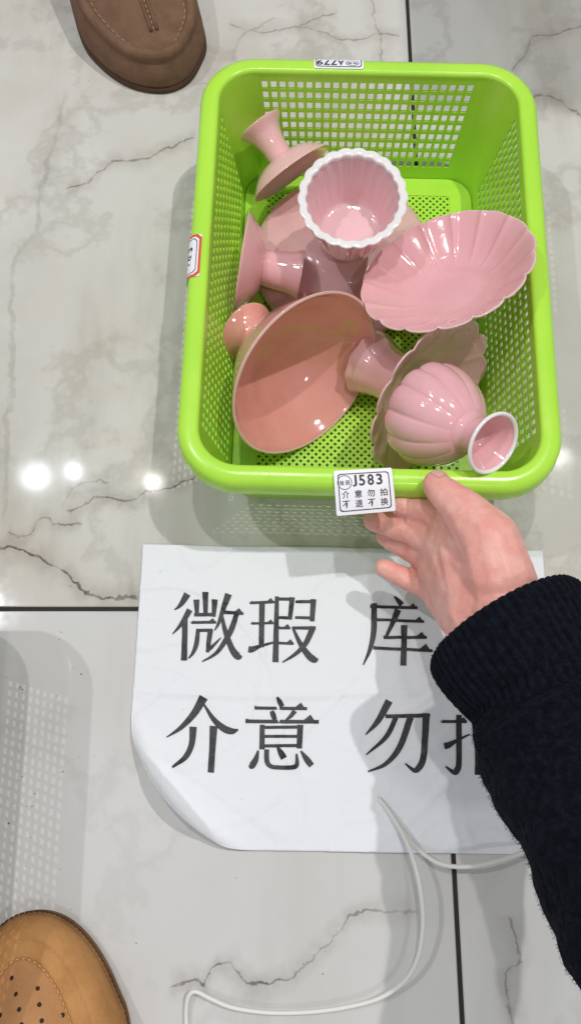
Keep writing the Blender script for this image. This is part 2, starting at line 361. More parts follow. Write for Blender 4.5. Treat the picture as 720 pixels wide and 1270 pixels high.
def build_basket(label, loc, rz, group):
    root = empty('basket', loc, rz); tag(root, label, 'basket', group)
    # --- wall
    cols = []                                  # (side, kind, param, is_hole_after)
    for side in range(4):
        n = 24 if side % 2 == 0 else 38; hr = 0.64; m0 = 0.985
        ts = [-1.0]; flags = [False]
        pitch = 2 * m0 / n; bar = pitch * (1 - hr)
        x = -m0 + bar / 2
        for k in range(n):
            ts += [x, x + pitch * hr]; flags += [True, False]; x += pitch
        for t, fl in zip(ts, flags): cols.append((side, 0, t, fl))
        for k in range(9): cols.append((side, 1, k / 9, False))
    zs = [0.0, 0.004, 0.0175]; zf = [False, False]
    nr = 9; z = 0.0175; pr_ = (0.0985 - 0.0175) / nr
    zf.append(True)
    for k in range(nr):
        z += pr_ * .66; zs.append(z); zf.append(False)
        z += pr_ * .34; zs.append(z); zf.append(k < nr - 1)
    zs.append(BH - .004); zf = zf[:len(zs) - 1]
    NC = len(cols); NZ = len(zs); vs = []
    for lay in (0, 1):
        off = -0.0013 * lay
        for zz in zs:
            f = zz / BH; f = f ** 0.92
            a = FA + (WA - FA) * f; b = FB + (WB - FB) * f; r = FR + (WR - FR) * f
            for side, kind, t, _ in cols:
                p = rr_point(side, t, a, b, r, off) if kind == 0 else rr_corner(side, t, a, b, r, off)
                vs.append((p.x, p.y, zz))
    idx = lambda lay, j, i: lay * NC * NZ + j * NC + i % NC
    hole = lambda j, i: 0 <= j < NZ - 1 and zf[j] and cols[i % NC][3]
    fs = []
    for j in range(NZ - 1):
        for i in range(NC):
            if hole(j, i):
                if True:
                    fs.append((idx(0, j, i), idx(1, j, i), idx(1, j, i + 1), idx(0, j, i + 1)))
                    fs.append((idx(0, j + 1, i + 1), idx(1, j + 1, i + 1), idx(1, j + 1, i), idx(0, j + 1, i)))
                    fs.append((idx(0, j + 1, i), idx(1, j + 1, i), idx(1, j, i), idx(0, j, i)))
                    fs.append((idx(0, j, i + 1), idx(1, j, i + 1), idx(1, j + 1, i + 1), idx(0, j + 1, i + 1)))
            else:
                fs.append((idx(0, j, i), idx(0, j, i + 1), idx(0, j + 1, i + 1), idx(0, j + 1, i)))
                fs.append((idx(1, j + 1, i), idx(1, j + 1, i + 1), idx(1, j, i + 1), idx(1, j, i)))
    for i in range(NC):
        fs.append((idx(0, 0, i), idx(1, 0, i), idx(1, 0, i + 1), idx(0, 0, i + 1)))
        fs.append((idx(0, NZ - 1, i + 1), idx(1, NZ - 1, i + 1), idx(1, NZ - 1, i), idx(0, NZ - 1, i)))
    w = pymesh('wall', vs, fs, M['lime'], root); sharp(w, 40)
    # --- rim
    prof = [(-.0015, -.0062), (-.0019, -.003), (-.0013, -.0009), (.0004, 0), (.0038, .0003), (.0076, -.0003), (.0106, -.0017), (.0122, -.0045), (.0129, -.0090), (.0132, -.0150),
            (.0119, -.0150), (.0115, -.0090), (.0100, -.0052), (.0070, -.0034), (.0030, -.0030), (.0008, -.0042), (.0004, -.0062)]
    rc = []
    for side in range(4):
        for k in range(13): rc.append((side, 0, -1 + 2 * k / 12 * .9999))
        for k in range(1, 14): rc.append((side, 1, k / 14))
    vs = []
    for o, dz in prof:
        for side, kind, t in rc:
            p = rr_point(side, t, WA, WB, WR, o) if kind == 0 else rr_corner(side, t, WA, WB, WR, o)
            vs.append((p.x, p.y, BH + dz))
    n = len(rc); k_ = len(prof); fs = [(j * n + i, j * n + (i + 1) % n, ((j + 1) % k_) * n + (i + 1) % n, ((j + 1) % k_) * n + i) for j in range(k_) for i in range(n)]
    sharp(pymesh('rim', vs, fs, M['lime'], root), 50)
    # --- base: solid border ring and diagonal lattice
    bx, by = 0.077, 0.127; zt, zb = 0.0052, 0.0032
    ring = []
    for side in range(4):
        for k in range(9): ring.append(rr_point(side, -1 + 2 * k / 8 * .9999, FA - .001, FB - .001, FR))
        for k in range(1, 9): ring.append(rr_corner(side, k / 9, FA - .001, FB - .001, FR))
    inner = [Vector((max(-bx, min(bx, p.x * 1.4)), max(-by, min(by, p.y * 1.4)))) for p in ring]
    n = len(ring); vs = [(p.x, p.y, zt + .0006) for p in ring] + [(p.x, p.y, zt + .0006) for p in inner] + [(p.x, p.y, zb - .0006) for p in inner] + [(p.x, p.y, zb - .0006) for p in ring]
    fs = [(l * n + i, l * n + (i + 1) % n, ((l + 1) % 4) * n + (i + 1) % n, ((l + 1) % 4) * n + i) for l in range(4) for i in range(n)]
    sharp(pymesh('base_border', vs, fs, M['lime'], root), 40)
    p = 0.0041; hr = .52; vs, fs = [], []; N = 60; key = {}
    def vid(u, v, z):
        k = (round(u * 1e6), round(v * 1e6), z)
        if k not in key: key[k] = len(vs); vs.append(((u + v) * .70711, (u - v) * .70711, z))
        return key[k]
    for i in range(-N, N):
        for j in range(-N, N):
            u, v = (i + .5) * p, (j + .5) * p
            x, y = (u + v) * .70711, (u - v) * .70711
            if abs(x) > bx + .0016 or abs(y) > by + .0016: continue
            O = [(u + sx * p / 2, v + sy * p / 2) for sx, sy in ((-1, -1), (1, -1), (1, 1), (-1, 1))]
            I = [(u + sx * p / 2 * hr, v + sy * p / 2 * hr) for sx, sy in ((-1, -1), (1, -1), (1, 1), (-1, 1))]
            for k in range(4):
                l = (k + 1) % 4
                fs.append((vid(*O[k], zt), vid(*I[k], zt), vid(*I[l], zt), vid(*O[l], zt)))
                fs.append((vid(*O[l], zb), vid(*I[l], zb), vid(*I[k], zb), vid(*O[k], zb)))
                fs.append((vid(*I[k], zt), vid(*I[k], zb), vid(*I[l], zb), vid(*I[l], zt)))
    pymesh('base_lattice', vs, fs, M['lime'], root, False, True)
    return root
BC = Vector((0.0543, 0.3372, 0)); BYAW = R(-1.5)
basket = build_basket('lime green perforated plastic basket filled with pink ceramics, gripped by a hand', BC, BYAW, None)
for (x, y, rz, lb) in ((-0.3045, -0.062, R(0.8), 'empty pale grey basket left of the paper sign, beyond the edge'),):
    c = copy_tree(basket); c.location = (x, y, 0); c.rotation_euler = (0, 0, rz); tag(c, lb, 'basket')
    for ch in c.children: ch.data = ch.data.copy(); ch.data.materials.clear(); ch.data.materials.append(M['grey_plastic'])

# ---- stickers, parts of the front basket (local coordinates of the basket)
BINV = (Matrix.Translation(BC) @ Matrix.Rotation(BYAW, 4, 'Z')).inverted()
def rounded_quad(n=5, rx=.06, ry=.08):
    pts = []
    for cx, cy, a0 in ((1 - rx, 1 - ry, 0), (rx, 1 - ry, 90), (rx, ry, 180), (1 - rx, ry, 270)):
        for k in range(n):
            a = R(a0 + 90 * k / (n - 1)); pts.append((cx + rx * math.cos(a), cy + ry * math.sin(a)))
    return pts
def ringband(pts, d, ax, ay):
    """closed line of width d (m) inside outline pts (unit), aspect ax, ay in metres"""
    n = len(pts); vs = [p for p in pts] + [(.5 + (p[0] - .5) * (1 - 2 * d / ax), .5 + (p[1] - .5) * (1 - 2 * d / ay)) for p in pts]
    return vs, [(i, (i + 1) % n, n + (i + 1) % n, n + i) for i in range(n)]
def inset_pts(pts, d, ax, ay): return [(.5 + (p[0] - .5) * (1 - 2 * d / ax), .5 + (p[1] - .5) * (1 - 2 * d / ay)) for p in pts]
def sticker(fmap, ax, ay, prints, border, parent, seg=24, outline=None):
    """fmap(u,v,h) -> local point; ax, ay size in m; prints: list of (verts(u,v), faces, part name, material)"""
    nu, nv = 6, seg; vs, fs = [], []
    for h in (0.0, 0.0003):
        for j in range(nv + 1):
            for i in range(nu + 1):
                u, v = i / nu, j / nv
                if j in (0, nv) and i in (0, nu): u = .5 + (u - .5) * .97
                vs.append(fmap(u, v, h))
    k = (nu + 1) * (nv + 1)
    for j in range(nv):
        for i in range(nu):
            a = j * (nu + 1) + i; q = (a, a + 1, a + nu + 2, a + nu + 1)
            fs.append(q[::-1]); fs.append(tuple(x + k for x in q))
    edge = [i for i in range(nu + 1)] + [(j + 1) * (nu + 1) - 1 for j in range(1, nv + 1)] + [nv * (nu + 1) + i for i in range(nu - 1, -1, -1)] + [j * (nu + 1) for j in range(nv - 1, 0, -1)]
    for a, b in zip(edge, edge[1:] + edge[:1]): fs.append((a, b, b + k, a + k))
    s = pymesh('price_sticker', vs, fs, M['label_paper'], parent, False)
    for pv, pf, nm, m in prints:
        bm = bmesh.new(); bv_ = [bm.verts.new((a, b, 0)) for a, b in pv]
        for f in pf:
            try: bm.faces.new([bv_[i] for i in f])
            except ValueError: pass
        for q in range(1, 40):
            bmesh.ops.bisect_plane(bm, geom=bm.verts[:] + bm.edges[:] + bm.faces[:], plane_co=(0, q / 40, 0), plane_no=(0, 1, 0))
        bm.verts.index_update(); pv = [(v.co.x, v.co.y) for v in bm.verts]; pf = [tuple(v.index for v in f.verts) for f in bm.faces]; bm.free()
        pymesh(nm, [fmap(u, v, .0005) for u, v in pv], pf, m, s, False, False)
    return s
def put_text(s, u0, v0, u1, v1, bold=0.0):
    tv, tf, _ = text_geo(s, bold); return [(u0 + x * (u1 - u0), v0 + y * (v1 - v0)) for x, y in tv], tf
def join_prints(lst):
    vs, fs = [], []
    for v, f in lst:
        k = len(vs); vs += v; fs += [tuple(i + k for i in q) for q in f]
    return vs, fs
def circle_band(cu, cv, ru, rv, w):
    n = 28; vs = []
    for q in (1, 1 - w):
        vs += [(cu + ru * q * math.cos(2 * math.pi * k / n), cv + rv * q * math.sin(2 * math.pi * k / n)) for k in range(n)]
    return vs, [(i, (i + 1) % n, n + (i + 1) % n, n + i) for i in range(n)]
def sub_band(d, w, ax, ay):
    o = inset_pts(rounded_quad(4), d, ax, ay); i = inset_pts(rounded_quad(4), d + w, ax, ay); n = len(o)
    return o + i, [(k, (k + 1) % n, n + (k + 1) % n, n + k) for k in range(n)]
# front: J583, bends off the rim and hangs towards the viewer
TL, TR, BL, BR = at(413, 584, .1078), at(485, 580, .1078), at(417, 640, .0995), at(490, 633.5, .0995)
def f_front(u, v, h):
    p = (TL * (1 - u) + TR * u) * v + (BL * (1 - u) + BR * u) * (1 - v)
    n = (TR - TL).cross(TL - BL).normalized()
    return BINV @ (p + n * (h + 0.0012 * math.sin(math.pi * v) + .0004))
sa, sb = (TR - TL).length, (TL - BL).length
big = [put_text('J', .31, .62, .385, .88, .022), put_text('5', .42, .63, .525, .88, .022), put_text('8', .565, .63, .675, .88, .022), put_text('3', .715, .63, .82, .88, .022)]
row1 = [put_text(c, .115 + k * .215, .37, .115 + k * .215 + .125, .54, .012) for k, c in enumerate('介意勿拍')]
row2 = [put_text(c, .115 + k * .215, .15, .115 + k * .215 + .125, .32, .012) for k, c in enumerate('不退不换')]
stamp = [circle_band(.175, .725, .125, .125 * sa / sb, .09)] + [put_text('微', .085, .66, .165, .77, .005), put_text('瑕', .185, .66, .265, .77, .005)]
sticker(f_front, sa, sb, [(*join_prints(big + row1 + row2), 'lettering', M['ink']), (*join_prints(stamp), 'stamp', M['ink']), (*sub_band(.0022, .0006, sa, sb), 'border_line', M['ink'])], None, basket)
# rim-following map for the other two
RP = [(.0004, .0002), (.0038, .0005), (.0076, -.0001), (.0107, -.0014), (.0124, -.0044), (.0131, -.0090), (.0134, -.0150), (.0134, -.06)]
def rim_pt(d):
    for (a, b), (c, e) in zip(RP, RP[1:]):
        L = math.hypot(c - a, e - b)
        if d <= L: return a + (c - a) * d / L, b + (e - b) * d / L, ((b - e) / L * -1, (c - a) / L)
        d -= L
    return RP[-1][0], RP[-1][1], (1, 0)
def f_rim(side, c0, half, d0, d1):
    def f(u, v, h):
        o, dz, (no, nz) = rim_pt(d0 + (d1 - d0) * (1 - v))
        nrm = Vector((-(nz) * 0, 0))
        L, = [(WA - WR) if side % 2 == 0 else (WB - WR)]
        t = (c0 + (u - .5) * 2 * half) / L
        oo = o + (h + .0002) * (abs(dz) > .003); zz = dz + (h + .0002) * (abs(dz) <= .006)
        p = rr_point(side, t, WA, WB, WR, oo); return Vector((p.x, p.y, BH + zz))
    return f
fr = f_rim(2, 0.0225, .0185, .0002, .0294)
l779 = [put_text(c, .395 + k * .142, .705, .395 + k * .142 + .125, .90, .02) for k, c in enumerate('A779')]
st2 = [circle_band(.225, .82, .135, .095, .10)] + [put_text('微', .125, .785, .215, .86, .005), put_text('瑕', .235, .785, .325, .86, .005)]
sticker(fr, .037, .0292, [(*join_prints(l779), 'lettering', M['ink']), (*join_prints(st2), 'stamp', M['ink']), (*sub_band(.0014, .0006, .037, .0292), 'border_line', M['ink'])], None, basket)
fl_ = f_rim(3, 0.0045, .0168, .0035, .0290)
octo = [(.08, 1), (.0, .88), (.0, .12), (.08, 0), (.92, 0), (1, .12), (1, .88), (.92, 1)]
def octoband(d, w, ax, ay):
    o = inset_pts(octo, d, ax, ay); i = inset_pts(octo, d + w, ax, ay); n = 8
    # subdivide so that the band follows the rim
    vs, fs = [], []
    for k in range(n):
        for q in range(10):
            t = q / 10; l = (k + 1) % n
            vs.append((o[k][0] * (1 - t) + o[l][0] * t, o[k][1] * (1 - t) + o[l][1] * t)); vs.append((i[k][0] * (1 - t) + i[l][0] * t, i[k][1] * (1 - t) + i[l][1] * t))
    N = n * 10
    return vs, [(2 * a, 2 * ((a + 1) % N), 2 * ((a + 1) % N) + 1, 2 * a + 1) for a in range(N)]
red = octoband(0, .0017, .0336, .0255); blk = octoband(.0030, .0005, .0336, .0255)
txt = [put_text('S', .28, .45, .40, .75, .02), put_text('P', .48, .45, .58, .72, .02), put_text('-', .66, .62, .70, .65, .0)]
sticker(fl_, .0336, .0255, [(*red, 'red_border', M['label_red']), (*blk, 'border_line', M['ink']), (*join_prints(txt), 'lettering', M['ink'])], None, basket)

# ------------------------------------------------------------------ pink ceramics
def axis_dir(p, dx, dy, ang):
    """direction at p that points (dx,dy) in the photograph (y down) and makes ang degrees with the line to the camera"""
    w = (CAM - p).normalized(); r = (Vector((1, 0, 0)) - w * w.x).normalized(); u = w.cross(r)
    e = (r * dx - u * dy).normalized()
    return (w * math.cos(R(ang)) + e * math.sin(R(ang))).normalized()
def frame_z(p, n, spin=0):
    x = Vector((1, 0, 0)) - n * n.x
    if x.length < .2: x = Vector((0, 1, 0)) - n * n.y
    x.normalize(); y = n.cross(x)
    m = Matrix((x, y, n)).transposed().to_4x4(); m.translation = p
    return m @ Matrix.Rotation(R(spin), 4, 'Z')
def smooth_prof(prof, n=5):
    return [(v.x, v.y) for v in crom([(a, b, 0) for a, b in prof], n)]
def lathe(name, prof, m, parent, seg=96, fn=None, closed=False, sm=4):
    """revolve (r,z); fn(r,z,phi,i/len)->(r,z) shapes lobes; r=0 ends become poles"""
    pr2 = smooth_prof(prof, sm) if sm else prof
    vs, fs, rows = [], [], []
    for i, (r, z) in enumerate(pr2):
        if abs(r) < 1e-6: rows.append([len(vs)]); vs.append((0, 0, z)); continue
        row = []
        for k in range(seg):
            ph = 2 * math.pi * k / seg; rr, zz = fn(r, z, ph, i / (len(pr2) - 1)) if fn else (r, z)
            row.append(len(vs)); vs.append((rr * math.cos(ph), rr * math.sin(ph), zz))
        rows.append(row)
    pairs = list(zip(rows, rows[1:])) + ([(rows[-1], rows[0])] if closed else [])
    for a, b in pairs:
        for k in range(seg):
            l = (k + 1) % seg
            if len(a) == 1 and len(b) == 1: continue
            if len(a) == 1: fs.append((a[0], b[k], b[l]))
            elif len(b) == 1: fs.append((a[k], a[l], b[0]))
            else: fs.append((a[k], a[l], b[l], b[k]))
    return pymesh(name, vs, fs, m, parent)
def ceramic(name, label, cat, p, n, spin=0):
    e = empty(name); e.matrix_world = frame_z(p, n, spin); tag(e, label, cat, 'pink ceramics heaped in the basket'); return e
def petal(n_, amp, dz=0., r0=0.3, R1=.06, ridge=0.):
    """scalloped petals growing towards the rim, with a raised line between petals"""
    def f(r, z, ph, q):
        t = max(0, (r / R1 - r0) / (1 - r0)); c = abs(math.cos(ph * n_ / 2)) ; s = c ** .6
        k = (1 - c) ** 3
        return r * (1 - amp * t * (1 - s)), z + t * (dz * s + ridge * k)
    return f
ZF = .0058
# 1 footed dish leaning in the top left corner, foot up
p1 = at(360, 214, .050); n1 = axis_dir(p1, .57, .82, 81)
d1 = ceramic('footed_dish', 'pale pink footed dish tipped over in the far left corner, flared foot up', 'dish', p1, n1)
lathe('dish_bowl', [(0, -.012), (.010, -.0125), (.018, -.0125), (.026, -.0085), (.032, -.003), (.0352, .0005), (.0346, .0012), (.030, -.0015), (.024, -.006), (.014, -.0095), (0, -.0098)], M['pink'], d1)
lathe('foot', [(.0098, -.011), (.0098, -.016), (.0102, -.024), (.0128, -.034), (.0182, -.0415), (.0176, -.0420), (.012, -.036), (.0088, -.028), (0, -.024)], M['pink'], d1, 64)
# 2 fluted cup with a white rim
p2 = at(437, 245, .116); n2 = axis_dir(p2, .05, -1, 31)
cup = ceramic('fluted_cup', 'small fluted pink cup with a white scalloped rim standing upright on the pile', 'cup', p2, n2)
def flute(r, z, ph, q):
    t = max(0, min(1, (z + .052) / .046)); return r * (1 - (.050 if q < .985 and z < -.006 else .038) * t * (1 - abs(math.cos(ph * 11)) ** .9)), z
lathe('cup_body', [(0, -.050), (.016, -.0505), (.0215, -.0500), (.0238, -.046), (.0275, -.034), (.0322, -.018), (.0362, -.0035), (.0330, -.0035), (.0300, -.014), (.0262, -.030), (.0228, -.0415), (.0195, -.0440), (.010, -.0447), (0, -.0447)], M['blush'], cup, 200, flute, sm=3)
lathe('rim', [(.0362, -.0042), (.0373, -.0022), (.0381, -.0003), (.0374, .0005), (.0350, .0007), (.0330, .0003), (.0322, -.0010), (.0325, -.0042)], M['white_glaze'], cup, 200, flute, closed=True, sm=3)
# 8 upturned dish under the cup
p8 = at(424, 317, .024); n8 = axis_dir(p8, 0.05, -1, 30)
d8 = ceramic('upturned_dish', 'wide mauve pink dish lying upside down beneath the fluted cup', 'dish', p8, n8)
lathe('dish_bowl', [(.0715, -.006), (.0700, .0005), (.057, .0075), (.042, .014), (.026, .019), (0, .020), ], M['mauve'], d8)
lathe('foot', [(.019, .0185), (.0170, .023), (.0165, .028), (.0172, .033), (.0160, .0335), (.0145, .029), (0, .026)], M['mauve'], d8, 64)
# 4 dish on its side at the left wall
p4 = at(303, 328, .050); n4 = axis_dir(p4, -.985, -.17, 92)
d4 = ceramic('footed_dish', 'pink footed dish on edge against the left wall, stubby foot pointing right', 'dish', p4, n4)
lathe('dish_bowl', [(0, -.014), (.010, -.0145), (.017, -.0140), (.026, -.0095), (.034, -.003), (.0385, .0012), (.0378, .0020), (.032, -.0015), (.024, -.0070), (.014, -.011), (0, -.0115)], M['rose'], d4)
lathe('foot', [(.0125, -.0125), (.0135, -.016), (.0148, -.024), (.0158, -.034), (.0184, -.0425), (.0177, -.0431), (.0146, -.036), (.0115, -.028), (0, -.024)], M['rose'], d4, 64)
# 5 the big smooth bowl
p5 = at(379, 466, .064); n5 = axis_dir(p5, .80, .60, 51)
b5 = ceramic('footed_bowl', 'largest bowl, smooth salmon pink, lying on its side with its wide mouth towards the viewer', 'bowl', p5, n5)
lathe('bowl_body', [(0, -.0475), (.012, -.0468), (.024, -.0428), (.038, -.0335), (.0495, -.0195), (.0575, -.0085), (.0640, .0008), (.0632, .0018), (.0612, .0004), (.0560, -.0080), (.0478, -.0180), (.037, -.0310), (.024, -.0395), (.012, -.0430), (0, -.0435)], M['salmon'], b5)
lathe('rim_edge', [(.0637, .0002), (.0642, .0010), (.0634, .0021), (.0622, .0016)], M['pale_edge'], b5, 96, closed=True, sm=2)
lathe('foot', [(.0125, -.0455), (.0118, -.050), (.0130, -.058), (.0170, -.066), (.0225, -.0715), (.0222, -.0728), (.0212, -.0730), (.0205, -.0722), (.0100, -.069), (0, -.068)], M['salmon'], b5, 64)
# 6 scalloped footed plate, mouth to the lower right
p6 = at(529, 492, .050); n6 = axis_dir(p6, .86, .50, 60)
d6 = ceramic('scalloped_plate', 'scalloped pink plate on a thick foot leaning in the near right half, foot pointing left', 'plate', p6, n6)
R6 = .0615
lathe('plate_bowl', [(0, -.017), (.012, -.0172), (.024, -.0165), (.036, -.0120), (.049, -.0050), (.0605, .0008), (.0615, .0012), (.0607, .0022), (.048, -.0028), (.036, -.0090), (.024, -.0135), (.012, -.0142), (0, -.0142)], M['rose'], d6, 192, petal(14, .09, .002, .45, R6, .0010), sm=3)
lathe('rim_edge', [(.0606, .0011), (.0616, .0012), (.0612, .0024), (.0602, .0019)], M['pale_edge'], d6, 192, petal(14, .09, .002, .45, R6, .0010), closed=True, sm=2)
def footwave(r, z, ph, q): return r * (1 + .025 * math.cos(ph * 10) * max(0, (-z - .02) / .04)), z
lathe('foot', [(.0185, -.0150), (.0185, -.022), (.0192, -.034), (.0212, -.046), (.0252, -.0575), (.0244, -.0585), (.0190, -.050), (.0165, -.040), (0, -.036)], M['pink'], d6, 96, footwave)
# 7 lobed bowl with a ringed foot, sitting in the scalloped plate
p7 = at(535, 514, .084); n7 = axis_dir(p7, .89, .42, 46)
b7 = ceramic('lobed_bowl', 'rounded lobed pink bowl face down in the scalloped plate, white ringed foot towards the viewer', 'bowl', p7, n7)
def lobes(r, z, ph, q):
    t = max(0, min(1, 1 - z / .040)) ** .5; return r * (1 - .066 * t * (1 - abs(math.cos(ph * 6)) ** .6)), z
lathe('bowl_body', [(.0310, -.010), (.0345, -.007), (.0355, -.001), (.0344, .0085), (.0310, .0175), (.0254, .026), (.0188, .0330), (.0130, .0365), (0, .0375)], M['rose'], b7, 192, lobes)
lathe('foot', [(.0142, .0360), (.0120, .0395), (.0115, .043), (.0122, .0475), (.0148, .0525), (.0190, .0573), (.0188, .0585)], M['rose'], b7, 64)
lathe('foot_ring', [(.0186, .0569), (.0204, .0575), (.0206, .0587), (.0196, .0596), (.0184, .0591), (.0178, .0579)], M['white_glaze'], b7, 64, closed=True, sm=3)
lathe('foot_hollow', [(.0182, .0577), (.0148, .0525), (.0112, .0465), (.0085, .0420), (.004, .0400), (0, .0395)], M['rose'], b7, 64)
# 3 wide petal plate resting on the right wall
p3 = at(553, 337, .100); n3 = axis_dir(p3, -.34, -.94, 53)
d3 = ceramic('petal_plate', 'wide shallow pink plate with petal scalloped edge leaning on the right wall, inside showing', 'plate', p3, n3)
R3 = .0605
lathe('plate_bowl', [(0, -.0215), (.012, -.0218), (.022, -.0215), (.034, -.0175), (.048, -.0095), (.0582, -.0010), (.0612, .0012), (.0606, .0024), (.0572, .0008), (.046, -.0072), (.034, -.0148), (.022, -.0185), (.012, -.0190), (0, -.0190)], M['rose'], d3, 256, petal(16, .030, .0008, .35, R3, .0019), sm=4)
lathe('rim_edge', [(.0606, .0012), (.0614, .0014), (.0609, .0026), (.0600, .0020)], M['pale_edge'], d3, 256, petal(16, .030, .0008, .35, R3, .0019), closed=True, sm=2)
lathe('foot', [(.0200, -.0212), (.0190, -.0245), (.0195, -.0275), (.0180, -.0275), (.0172, -.0245), (.0170, -.0210)], M['rose'], d3, 64)

# ------------------------------------------------------------------ paper sign
PW, PH = .297, .210
PO = at(178, 677); PYAW = R(-0.8)
PU = Vector((math.cos(PYAW), math.sin(PYAW), 0)); PV = Vector((math.sin(PYAW), -math.cos(PYAW), 0))
A0 = at(168, 878); A1 = at(300, 1046)
AD = (A1 - A0).normalized(); AN = Vector((AD.y, -AD.x, 0))
if AN.dot(PO + PU * 0 + PV * PH - A0) < 0: AN = -AN
ARC = .15; hc = (A1 - A0).length / 2; AC = (A0 + A1) / 2 - AN * (math.sqrt(ARC ** 2 - hc ** 2) + .003); AC.z = 0
CR = 0.0095
def paper_pt(P, h=0.0):
    """flat floor point on the sheet -> point of the creased and curled sheet"""
    u = (P - PO).dot(PU) / PW; v = (P - PO).dot(PV) / PH
    z = .0009 + .0017 * (noise.noise(Vector((P.x * 13, P.y * 13, 1.7))) + .9) * .6 + .0004 * noise.noise(Vector((P.x * 45, P.y * 45, 4))) + .0012 * max(0, 1 - abs(noise.noise(Vector((P.x * 9 + P.y * 4, P.y * 9, 7)))) / .05) + .0009 * max(0, 1 - abs(noise.noise(Vector((P.x * 14 - P.y * 9, P.y * 12, 21)))) / .06) + .0004 * max(0, 1 - abs(noise.noise(Vector((P.x * 22 + P.y * 15, P.y * 19 - P.x * 8, 33)))) / .07)
    crease = abs(v - (.505 + .012 * math.sin(u * 6))); z += .0014 * max(0, 1 - crease / .022) ** 1.2
    c2 = abs((u - .56) + .18 * (v - .5)); z += .0007 * max(0, 1 - c2 / .03) ** 1.5
    z += .0022 * max(0, 1 - v / .12) ** 2 * (0.5 + 0.5 * math.sin(u * 17 + 1))
    z += .0018 * max(0, (v - .9) / .1) ** 2 * (.5 + .5 * math.sin(u * 13))
    q = Vector((P.x, P.y, z)); n = Vector((0, 0, 1)); d = -1
    if (P - A0).dot(AN) > -.02:
        rv = Vector((P.x, P.y, 0)) - AC; d = rv.length - ARC
    if d > 0:
        AN_ = rv.normalized()
        amax = R(93); th = min(d / CR, amax); rest = max(0, d - CR * amax)
        hor = CR * math.sin(th) + rest * math.cos(th); ver = CR * (1 - math.cos(th)) + rest * math.sin(th)
        base = P - AN_ * d; q = Vector((base.x, base.y, z)) + AN_ * hor + Vector((0, 0, ver))
        n = Vector((0, 0, math.cos(th))) - AN_ * math.sin(th)
    return q + n * h
def build_paper():
    nu, nv = 210, 148; vs, fs = [], []
    for h in (0, .00012):
        for j in range(nv + 1):
            for i in range(nu + 1):
                u, v = i / nu * PW, j / nv * PH; rc = .034
                cx, cy = rc - u, v - (PH - rc)
                if cx > 0 and cy > 0:
                    k_ = max(cx, cy) / math.hypot(cx, cy); u, v = rc - cx * k_, PH - rc + cy * k_
                vs.append(paper_pt(PO + PU * u + PV * v, h))
    k = (nu + 1) * (nv + 1)
    for j in range(nv):
        for i in range(nu):
            a = j * (nu + 1) + i; q = (a, a + 1, a + nu + 2, a + nu + 1)
            fs.append(q); fs.append(tuple(x + k for x in q[::-1]))
    edge = [i for i in range(nu + 1)] + [(j + 1) * (nu + 1) - 1 for j in range(1, nv + 1)] + [nv * (nu + 1) + i for i in range(nu - 1, -1, -1)] + [j * (nu + 1) for j in range(nv - 1, 0, -1)]
    for a, b in zip(edge, edge[1:] + edge[:1]): fs.append((a, a + k, b + k, b))
    s = pymesh('paper_sign', vs, fs, M['paper'])
    return tag(s, 'creased white paper sign with large black Chinese characters, one corner curled up', 'sign')
sign = build_paper()
K2 = lambda x, y: (200 + x / 3.4286, 720 + y / 3.425)
K3 = lambda x, y: (190 + x / 3.2727, 850 + y / 3.2727)
K4 = lambda x, y: (430 + x / 3.4286, 720 + y / 3.4286)
H = 'h'
def heng(x0, y0, x1, y1, w=11, serif=20):
    """horizontal stroke with the triangular end of printed type"""
    L = math.hypot(x1 - x0, y1 - y0)
    return [[(x0, y0 - 2, w + 4), (x0 + 10, y0, w), (x1 - 8, y1, w), (x1, y1, w - 2)], [(x1 - serif * 1.5, y1 - w * .3), (x1 - serif * .62, y1 - serif * .85), (x1 + 2, y1 + w * .3)]]
